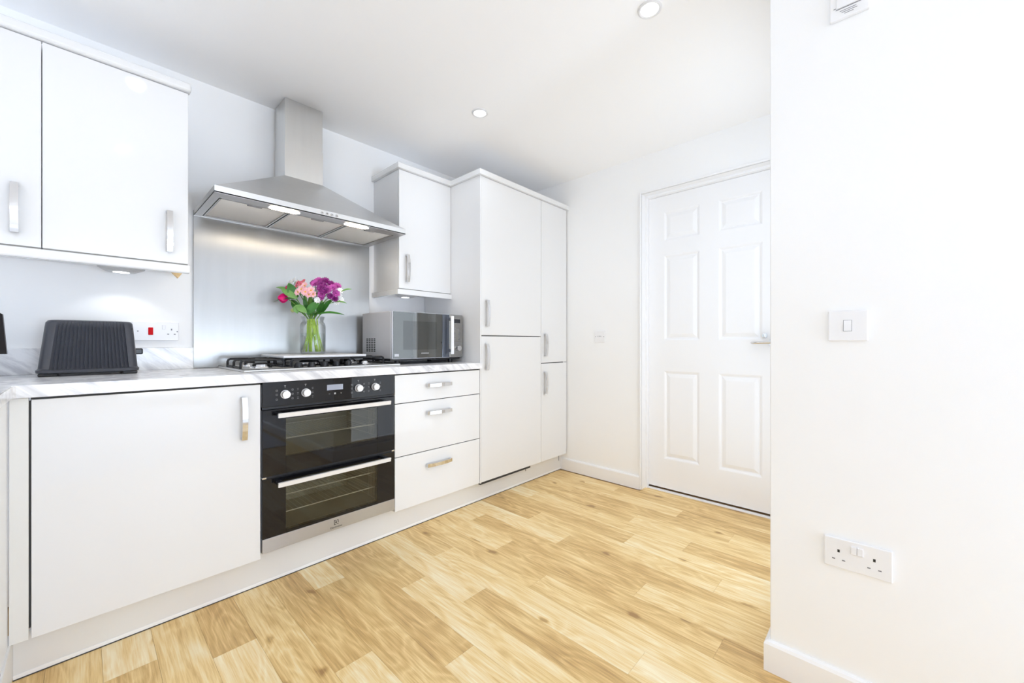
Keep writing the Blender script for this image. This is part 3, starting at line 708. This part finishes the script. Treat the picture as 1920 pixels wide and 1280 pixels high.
ZBD = ZG
tag(MB().box(.655, 1.075, 2.115, 2.475, ZBD+.0002, ZBD+.0125, .003, 2).build('chopping_board', 'board'), 'white marble slab lying on the hob under the flower vase', 'board')

# ------------------------------------------------------------------ vase and flowers
VX, VY, VZ, VT = .866, 2.318, ZBD+.0125, 1.183
va = thing('vase', 'ribbed clear glass vase half full of water on the white slab', 'vase', (VX, VY, VZ))
o_ = [(.052, VZ+.0003), (.061, VZ+.004), (.064, VZ+.02), (.065, VZ+.08), (.0645, VZ+.155), (.060, VZ+.170), (.054, VZ+.178), (.053, VZ+.184), (.058, VT-.006), (.060, VT)]
i_ = [(r_-.0035, max(z, VZ+.010)) for r_, z in o_][::-1]
MB().lathe(o_+[(.0585, VT+.001)]+i_, VX, VY, 96, 32, .008, True, True).build('glass', 'vase', va, fixn=True)
MB().lathe([(.055, VZ+.0115), (.0585, VZ+.02), (.0592, VZ+.115)], VX, VY, 48, cap0=True, cap1=True).build('water', 'water', va)
Rt = Vector((math.sin(YAW), -math.cos(YAW), 0)); Bk = Vector((-math.cos(YAW), -math.sin(YAW), 0))   # bouquet's own right and front axes
PX = .00297
def P(u, v, d=0.):
    """bouquet layout: (u, v) measured on the photo around the vase mouth, d = towards the front"""
    return Vector((VX, VY, VT)) + Rt*((u-587.5)*PX) + Bk*d + Vector((0, 0, (594-v)*PX))
def stem_pts(base_dx, tip):
    b0 = Vector((VX, VY, VZ+.014)) + Rt*base_dx*1.25 + Bk*random.uniform(-.022, .022)
    neck = Vector((VX, VY, VT-.012)) + Rt*max(-.035, min(.035, -base_dx*.3 + (tip-Vector((VX, VY, VT))).dot(Rt)*.25)) + Bk*max(-.03, min(.03, (tip-Vector((VX, VY, VT))).dot(Bk)*.4))
    m = (neck+tip)/2 + Vector((0, 0, .012))
    pts = []
    for i in range(13):
        t = i/12*3
        a, b, s = (b0, neck, t) if t <= 1 else ((neck, m, t-1) if t <= 2 else (m, tip, t-2))
        pts.append(a.lerp(b, s))
    return pts
def stem(par, bdx, tip, r=.0026):
    pts = stem_pts(bdx, tip); MB().tube(pts[:5], r*1.5, 8).build('lower_stem', 'stem_wet', par); return MB().tube(pts[4:], r, 8).build('stem', 'stem', par)
def leaf_mesh(mb, a, b, w, nrm, curl=.15, fold=.25):
    a = Vector(a); b = Vector(b); t = (b-a); L = t.length; tn = t.normalized(); nrm = Vector(nrm); nrm = (nrm-tn*nrm.dot(tn)).normalized(); s = tn.cross(nrm)
    N = 10; vs = []; fs = []
    for i in range(N+1):
        q = i/N; ww = w*(math.sin(math.pi*min(1, q*.93+.07))**.8)*(1 if q < .97 else .25)
        c = a + t*q + nrm*(math.sin(q*math.pi)*curl*L)
        for k in (-1, -.5, 0, .5, 1): vs.append(c + s*(k*ww/2) + nrm*(abs(k)*ww*fold))
    n = 5
    fs = [[i*n+k, i*n+k+1, (i+1)*n+k+1, (i+1)*n+k] for i in range(N) for k in range(4)]
    th = [v - nrm*.0007 for v in vs]; m = len(vs)
    fs2 = [[j+m for j in f][::-1] for f in fs]
    ring = [i*n for i in range(N+1)] + [N*n+k for k in range(1, n)] + [i*n+n-1 for i in range(N-1, -1, -1)] + [k for k in range(n-2, 0, -1)]
    side = [[ring[i], ring[(i+1) % len(ring)], m+ring[(i+1) % len(ring)], m+ring[i]] for i in range(len(ring))]
    return mb.add(vs+th, fs+fs2+side, True)
def bloom(par, c, axis, r, npet, m, layers=2, centre='yellow', name='bloom', width=.55, cup=.35):
    axis = Vector(axis).normalized(); e1 = axis.orthogonal().normalized(); e2 = axis.cross(e1); mb = MB()
    for l in range(layers):
        rr = r*(1-.28*l); lift = cup + .35*l
        for k in range(npet):
            a = 2*math.pi*(k+.5*l)/npet + random.uniform(-.1, .1)
            d = e1*math.cos(a)+e2*math.sin(a)
            tip = Vector(c) + d*rr*math.cos(lift) + axis*rr*math.sin(lift)
            leaf_mesh(mb, Vector(c)+d*r*.06, tip, width*rr, axis, .10, .15)
    bo = mb.build(name, m, par)
    if centre: MB().sphere(Vector(c)+axis*r*.12, r*.22, 1).build('bloom_centre', centre, bo)
    return bo
CEN = P(596, 566)
def outward(p): return ((Vector(p)-CEN) + Bk*.13).normalized()
def flower(name, label, blooms, m, r, npet, bdx, layers=2, centre='yellow', group='flowers in the glass vase', width=.55, cup=.35, alt=None):
    cs = [P(*q) for q in blooms]; tip = sum(cs, Vector())/len(cs); fork = tip*.6 + Vector((VX, VY, VT))*.4
    t = thing(name, label, 'flower', (VX, VY, VZ+.014), group)
    stem(t, bdx, fork)
    for i, c in enumerate(cs):
        ax = outward(c); mb = MB(); mb.tube([fork, (fork+c)/2+Vector((0, 0, .004)), c-ax*.002], .0015, 6); mb.build('stalk', 'stem', t)
        bloom(t, c, ax, r*random.uniform(.9, 1.1), npet, (alt if alt and i % 2 else m), layers, centre, width=width, cup=cup)
    return t
flower('chrysanthemum', 'purple chrysanthemum spray at the top of the bouquet', [(590, 531, 0), (600, 527, .01), (611, 528, .005), (598, 535, .035), (608, 536, .04), (585, 529, -.03), (604, 530, -.03)], 'purple', .025, 13, -.012, 3, 'purple', width=.42, alt='purple_light')
flower('chrysanthemum', 'purple chrysanthemum spray at the upper right of the bouquet', [(620, 533, 0), (626, 541, .01), (616, 540, .045), (622, 546, .045), (612, 544, .06), (628, 536, -.03)], 'purple', .025, 13, .015, 3, 'purple', width=.42, alt='purple_light')
flower('chrysanthemum', 'purple chrysanthemum spray at the lower right, beside white petals', [(630, 551, .0), (624, 557, .03), (614, 554, .06), (619, 549, .06), (611, 560, .05), (628, 560, .0)], 'purple_light', .024, 13, .03, 3, 'purple', width=.42, alt='purple')
flower('alstroemeria', 'large pale pink alstroemeria at the front centre of the bouquet', [(580, 546, .075), (573, 551, .07), (588, 551, .08), (583, 539, .06)], 'pink', .024, 6, -.02, 1, 'yellow', width=.85, cup=.25)
flower('alstroemeria', 'second pale pink alstroemeria just right of the front centre one', [(597, 548, .075), (601, 555, .075), (594, 556, .08)], 'pink', .022, 6, .005, 1, 'yellow', width=.85, cup=.25)
flower('carnation', 'coral pink carnation spray with yellow flecks, left of the purple ones', [(569, 533, .03), (576, 530, .03), (566, 540, .045), (574, 537, .05), (562, 532, .01)], 'coral', .016, 8, -.03, 2, 'yellow', width=.6)
flower('white_daisy', 'white daisy spray at the upper left of the bouquet', [(546, 531, .0), (553, 528, .0), (550, 535, .01), (557, 531, -.01)], 'white_petal', .025, 9, -.035, 2, None, width=.6)
flower('white_daisy', 'white daisy spray behind the purple blooms at the right edge', [(635, 545, -.02), (634, 553, -.02), (636, 561, -.03), (630, 566, -.01), (606, 565, .06)], 'white_petal', .018, 9, .04, 2, None, width=.6)
def tulip(label, c, ax, L, m, bdx):
    t = thing('tulip', label, 'flower', (VX, VY, VZ+.014), 'flowers in the glass vase')
    c = P(*c); ax = Vector(ax).normalized(); stem(t, bdx, c)
    e1 = ax.orthogonal().normalized(); e2 = ax.cross(e1); mb = MB()
    for l in range(2):
        for k in range(3):
            a = 2*math.pi*(k+.5*l)/3; d = e1*math.cos(a)+e2*math.sin(a)
            leaf_mesh(mb, c, c+ax*L+d*L*(.10+.05*l), L*.85, d, .34, -.12)
    mb.build('bloom', m, t); return t
tulip('bright magenta tulip hanging out at the left of the bouquet', (549, 562, .04), Rt*-1+Vector((0, 0, .12))+Bk*.3, .050, 'magenta', -.028)
tulip('small dark magenta tulip bud under the white daisies', (551, 545, .035), Rt*-.5+Vector((0, 0, .6))+Bk*.3, .026, 'magenta', -.02)
tulip('pale green flower bud low at the left, above the vase rim', (559, 583, .03), Rt*-1+Vector((0, 0, .05)), .022, 'bud', -.01)
def foliage(label, leaves, bdx, tip):
    t = thing('leafy_sprig', label, 'leaf', (VX, VY, VZ+.014), 'green sprigs in the glass vase')
    stem(t, bdx, P(*tip))
    for a, b_, w, nrm, m in leaves:
        mb = MB(); leaf_mesh(mb, P(*a), P(*b_), w, nrm, .08, .12); mb.build('leaf', m, t)
up = Vector((0, 0, 1))
foliage('sprig with three broad leaves fanning out at the upper left', [((568, 560, .05), (553, 534, .06), .052, Bk, 'leaf'), ((562, 554, .05), (524, 540, .03), .030, Bk*.6+up, 'leaf_pale'), ((569, 562, .06), (540, 545, .06), .034, Bk+up*.4, 'leaf_pale')], -.015, (570, 572, .03))
foliage('sprig with one long narrow leaf pointing left under the tulip', [((566, 563, .06), (524, 568, .05), .022, Bk*.5+up, 'leaf'), ((573, 585, .03), (549, 562, .01), .040, Bk, 'leaf')], -.005, (572, 580, .03))
foliage('sprig with leaves folding over the front of the vase rim', [((571, 574, .07), (574, 590, .085), .040, Bk+up*.3, 'leaf_pale'), ((570, 575, .07), (592, 589, .09), .036, Bk+up*.5, 'leaf_pale'), ((608, 568, .06), (588, 592, .07), .045, Bk, 'leaf')], .0, (585, 580, .05))
foliage('sprig with a long green leaf reaching right over the vase rim', [((600, 592, .06), (651, 591, .03), .030, Bk*.5+up, 'leaf'), ((590, 594, .07), (606, 586, .06), .026, Bk*.5+up, 'leaf_pale')], .012, (603, 588, .03))
foliage('thin sprig with two slim leaves at the far right', [((640, 547, .0), (659, 542, -.01), .018, Bk*.8+up, 'leaf_pale'), ((628, 566, .0), (651, 569, .0), .016, Bk*.6+up, 'leaf_pale')], .035, (632, 556, .0))
foliage('sprig of upright dark leaves filling the centre of the bouquet', [((585, 590, .02), (576, 556, .03), .026, Bk, 'leaf'), ((592, 592, .02), (596, 560, .04), .026, Bk, 'leaf'), ((598, 590, .02), (612, 566, .02), .028, Bk, 'leaf'), ((588, 592, .0), (586, 552, .02), .030, Bk, 'stem'), ((600, 590, .0), (622, 562, .0), .03, Bk, 'leaf')], .022, (596, 565, .02))

# ------------------------------------------------------------------ microwave
mw = thing('microwave', 'silver microwave with mirror door and long bar handle, on the worktop', 'microwave', (1.46, 2.25, ZT))
MX0, MX1, MY0, MY1, MZ0, MZ1 = 1.205, 1.722, 2.060, 2.425, .944, 1.2235
MB().box(MX0, MX1, MY0+.022, MY1, MZ0, MZ1, .006, 3).build('body', 'mw_side', mw)
MB().box(MX0+.002, MX1-.002, MY0+.030, MY1-.01, MZ0-.010, MZ0+.002).build('base_pan', 'black_plastic', mw)
for x in (1.275, 1.67):
    for y in (MY0+.07, MY1-.06): MB().cyl((x, y, ZT), (x, y, MZ0-.008), .015, n=18, bev=.002).build('foot', 'black_plastic', mw)
dx1 = 1.612
dd = MB().box(MX0, dx1, MY0+.001, MY0+.022, MZ0+.001, MZ1-.001, .002).build('door', 'mw_edge', mw)
MB().box(MX0+.003, dx1-.055, MY0-.0005, MY0+.004, MZ0+.004, MZ1-.003, .001).build('door_glass', 'mw_pane', dd)
MB().box(MX0+.07, dx1-.10, MY0-.0011, MY0, MZ0+.055, MZ1-.055).build('window_mesh', 'mw_mesh', dd)
MB().box(dx1-.055, dx1-.001, MY0-.0005, MY0+.004, MZ0+.004, MZ1-.003, .001).build('handle_strip', 'mw_blue', dd)
mb = MB(); hxm = dx1-.004
mb.box(hxm-.011, hxm+.011, MY0-.040, MY0-.030, MZ0+.022, MZ1-.012, .003)
hd = mb.build('handle', 'white_steel', dd)
mb = MB()
for z in (MZ0+.045, MZ1-.032): mb.cyl((hxm, MY0, z), (hxm, MY0-.031, z), .010, n=18)
mb.build('handle_post', 'chrome', hd)
cpn = MB().box(dx1+.001, MX1, MY0, MY0+.022, MZ0+.001, MZ1-.001, .004, 3).build('control_panel', 'mw_panel', mw)
kx, kz = 1.682, MZ0+.060
mb = MB(); mb.cyl((kx, MY0, kz), (kx, MY0-.020, kz), .019, .017, 28, .002); mb.build('knob', 'chrome', cpn)
mb = MB()
for i in range(2):
    for k in range(5): mb.cyl((1.656+.034*i, MY0-.0006, MZ0+.118+.018*k), (1.656+.034*i, MY0+.001, MZ0+.118+.018*k), .0052, n=14)
mb.box(1.645, 1.70, MY0-.0006, MY0+.001, MZ0+.096, MZ0+.099)
mb.build('button_print', 'mark', cpn, kind='stuff')
MB().box(1.648, 1.70, MY0-.0006, MY0+.001, MZ0+.225, MZ0+.250).build('display', 'print_dark', cpn)
text('lettering', 'KENWOOD', .0095, FRONT(1.425, MY0-.0009, MZ0+.032), 'plastic2', dd, .0003, 1.1)
MB().box(MX0+.012, MX0+.040, MY0-.0009, MY0, MZ0+.016, MZ0+.030).build('sticker', 'mw_side', dd)
mb = MB()
for i in range(4):
    for k in range(8):
        y, z = MY1-.030-.030*i-.036, MZ0+.045+.0105*k
        mb.box(MX0-.0006, MX0+.001, y-.0105, y+.0105, z-.0033, z+.0033)
mb.build('vent_slots', 'hole', mw, kind='stuff')

# ------------------------------------------------------------------ toaster
ts = thing('toaster', 'charcoal ribbed two-slice toaster on the worktop', 'toaster', (.02, 2.37, ZT))
TX0, TX1, TY0, TY1 = -.121, .158, 2.285, 2.468
def rrect(x0, x1, y0, y1, r, n=6):
    pts = []
    for cx, cy, a0 in ((x1-r, y1-r, 0), (x0+r, y1-r, 90), (x0+r, y0+r, 180), (x1-r, y0+r, 270)):
        for i in range(n+1): a = R(a0+90*i/n); pts.append((cx+r*math.cos(a), cy+r*math.sin(a)))
    return pts
def flute(x0, x1, y0, y1, r, amp):
    """rounded rectangle outline whose long sides carry vertical flutes"""
    base = rrect(x0, x1, y0, y1, r, 5); n = 6; out = []
    nb = 19
    seq = rrect(x0, x1, y0, y1, r, n)
    # back side, left arc, front side with flutes, right arc
    for i, p in enumerate(seq):
        out.append(p)
        if i == 3*(n+1)-1:
            xa, xb = x0+r, x1-r
            for k in range(nb):
                for q, dq in ((.12, 0.), (.30, .35), (.62, .8), (.90, 1.), (1., .2)):
                    t = (k+q)/nb; out.append((xa+(xb-xa)*t, y0 + amp*1.5*dq))
    return out
lv = [(.026, 0, .004), (.030, .003, .004), (.040, .004, .0045), (.19, .0195, .0042), (.205, .0215, .002), (.213, .027, 0.), (.216, .036, 0.)]
vs = []
for z, ins, amp in lv: vs += [(x, y, ZT+z) for x, y in flute(TX0+ins, TX1-ins*.75, TY0+ins*.9, TY1-ins*.9, .028, amp)]
n = len(vs)//len(lv)
fs = [[i*n+k, i*n+(k+1) % n, (i+1)*n+(k+1) % n, (i+1)*n+k] for i in range(len(lv)-1) for k in range(n)] + [list(range(n))[::-1], [(len(lv)-1)*n+k for k in range(n)]]
o = MB().add(vs, fs, True).build('body', 'toaster', ts); o.data.set_sharp_from_angle(angle=R(28))
mb = MB(); rp = [rrect(TX0+a, TX1-a, TY0+a, TY1-a, .03) for a in (.012, -.002, -.003, .001)]; zz = (.008, .014, .024, .0265); n = len(rp[0])
mb.add([(x, y, ZT+z) for pts, z in zip(rp, zz) for x, y in pts], [[i*n+k, i*n+(k+1) % n, (i+1)*n+(k+1) % n, (i+1)*n+k] for i in range(3) for k in range(n)]+[list(range(n))[::-1], [3*n+k for k in range(n)]], True)
mb.build('base', 'toaster', ts)
for x0, x1 in ((TX0+.004, TX0+.055), (TX1-.05, TX1-.004)):
    MB().box(x0, x1, TY0+.004, TY1-.004, ZT, ZT+.013, .004, 2).build('foot', 'black_plastic', ts)
mb = MB()
for y in (2.345, 2.405): mb.box(TX0+.06, TX1-.06, y-.014, y+.014, ZT+.2155, ZT+.2168)
mb.build('slot', 'hole', ts)
MB().box(TX1-.010, TX1+.018, 2.355, 2.395, ZT+.078, ZT+.104, .005, 2).build('lever', 'black_plastic', ts)
for k in range(4):
    z = ZT+.125+.020*k; MB().cyl((TX1-.018-.075*(z-ZT-.026), 2.318, z), (TX1-.003-.095*(z-ZT-.026), 2.318, z), .0055, n=14, bev=.001).build('button', 'black_plastic', ts)

# ------------------------------------------------------------------ kettle (only its handle reaches into the frame)
kt = thing('kettle', 'dark kettle at the left frame edge, only its sloping handle in view', 'kettle', (-.36, 2.32, ZT))
MB().lathe([(.085, ZT+.002), (.090, ZT+.012), (.088, ZT+.03), (.070, ZT+.20), (.062, ZT+.225), (.03, ZT+.238), (.012, ZT+.242)], -.36, 2.32, 48, 24, .01, True, True).build('body', 'kettle', kt)
mb = MB()
mb.prism([(-.345, 1.155), (-.345, 1.140), (-.238, 1.122), (-.205, .999), (-.189, .999), (-.1985, 1.142), (-.212, 1.152)], 'y', 2.307, 2.333)
mb.build('handle', 'kettle', kt)
MB().box(-.375, -.345, 2.31, 2.33, 1.150, 1.172, .006).build('lid_knob', 'kettle', kt)

# ------------------------------------------------------------------ switches and sockets
sk = thing('cooker_socket', 'white double wall plate with red cooker switch and one socket, behind the toaster', 'socket', (.24, YW, 1.09))
yy = YW-.0095
MB().box(.150, .3165, yy, YW, 1.050, 1.137, .003, 2).build('plate', 'plastic', sk)
MB().box(.2055, .2225, yy-.004, yy+.002, 1.0765, 1.1115, .002).build('red_switch', 'red', sk)['label'] = 'red rocker switch'
MB().box(.2545, .2665, yy-.004, yy+.002, 1.1035, 1.1245, .0015).build('rocker', 'plastic2', sk)
mb = MB(); mb.box(.2865, .2912, yy-.0005, yy+.001, 1.0990, 1.1075)
for x in (.2765, .3005): mb.box(x-.0035, x+.0035, yy-.0005, yy+.001, 1.0790, 1.0830)
mb.build('pin_holes', 'mark', sk, kind='stuff')
mb = MB()
for x in (.170, .310): mb.cyl((x, yy-.0004, 1.0935), (x, yy+.001, 1.0935), .0028, n=12)
mb.build('screw', 'mark', sk, kind='stuff')
def plate_x(name, label, cat, y0, y1, z0, z1, th=.008):
    t = thing(name, label, cat, (XS, (y0+y1)/2, (z0+z1)/2))
    MB().box(XS-th, XS, y0, y1, z0, z1, .003, 2).build('plate', 'plastic', t); return t
xf = XS-.008
sw = plate_x('light_switch', 'single white light switch plate on the right wall', 'switch', .037, .125, 1.045, 1.132)
MB().box(xf-.0006, xf+.001, .0715, .0905, 1.0725, 1.1045).build('rocker_recess', 'mark', sw)
mb = MB(); mb.add([(xf-.004, .0724, 1.0735), (xf-.004, .0896, 1.0735), (xf-.0012, .0896, 1.1037), (xf-.0012, .0724, 1.1037), (xf+.001, .0724, 1.0735), (xf+.001, .0896, 1.0735), (xf+.001, .0896, 1.1037), (xf+.001, .0724, 1.1037)],
    [[0, 1, 2, 3], [4, 5, 6, 7], [0, 1, 5, 4], [1, 2, 6, 5], [2, 3, 7, 6], [3, 0, 4, 7]]); mb.build('rocker', 'plastic', sw)
ds = plate_x('double_socket', 'white double power socket low on the right wall', 'socket', -.013, .135, .391, .477)
for y0, y1 in ((.0615, .0745), (.0475, .0605)): MB().box(xf-.004, xf+.001, y0, y1, .4415, .4635, .0015).build('rocker', 'plastic2', ds)
mb = MB(); m2 = MB()
for yc in (.1010, .0245):
    mb.box(xf-.0005, xf+.001, yc-.0026, yc+.0026, .4365, .4445)
    for dy in (.0112, -.0112): m2.box(xf-.0005, xf+.001, yc+dy-.0035, yc+dy+.0035, .4145, .4175)
mb.build('earth_hole', 'hole', ds, kind='stuff'); m2.build('pin_holes', 'mark', ds, kind='stuff')
th = plate_x('heating_control', 'white wall control with flap and printed lines, high on the right wall', 'control', .034, .121, 1.968, 2.056, .012)
xt = XS-.012
MB().box(xt-.003, xt+.001, .050, .106, 1.998, 2.050, .002).build('flap', 'plastic2', th)
mb = MB(); mb.box(xt-.0008, xt+.001, .049, .107, 1.9955, 1.9972)
for y0, y1, z in ((.062, .098, 1.9885), (.060, .094, 1.9835), (.068, .088, 1.9785)): mb.box(xt-.0005, xt+.001, y0, y1, z, z+.0015)
mb.box(xt-.0005, xt+.001, .107, .112, 2.001, 2.003)
mb.build('print', 'mark', th, kind='stuff')
bo = thing('outlet_plate', 'small white outlet plate on the far wall left of the door', 'socket', (XL, 1.60, 1.086))
MB().box(XL-.008, XL, 1.556, 1.646, 1.042, 1.131, .003).build('plate', 'plastic', bo)
mb = MB()
for y, h_ in ((1.636, .003), (1.566, .003)): mb.cyl((XL-.0085, y, 1.086), (XL-.006, y, 1.086), .003, n=12)
for y in (1.615, 1.603, 1.591): mb.box(XL-.0083, XL-.006, y-.002, y+.002, 1.084, 1.093)
mb.build('screw', 'mark', bo, kind='stuff')

# ------------------------------------------------------------------ ceiling downlights
names = ['recessed ceiling downlight nearest the tall cabinets', 'recessed ceiling downlight at the top edge, near the right wall',
         'recessed downlight above the toaster end of the kitchen', 'recessed downlight above the worktop return', 'recessed downlight in the near left of the dining end',
         'recessed downlight at the far left of the dining end', 'recessed downlight in the near part of the left bay', 'recessed downlight in the far part of the left bay']
for (x, y), nm in zip(DOWN, names):
    t = thing('ceiling_downlight', nm, 'light', (x, y, ZC), 'recessed ceiling downlights')
    MB().lathe([(.0465, ZC), (.046, ZC-.003), (.040, ZC-.006), (.034, ZC-.004), (.033, ZC-.0005)], x, y, 40, cap0=False).build('bezel', 'bezel', t)
    MB().lathe([(.0325, ZC-.0030), (.0325, ZC-.0005)], x, y, 40, cap0=True, cap1=True).build('lens', 'lens', t)
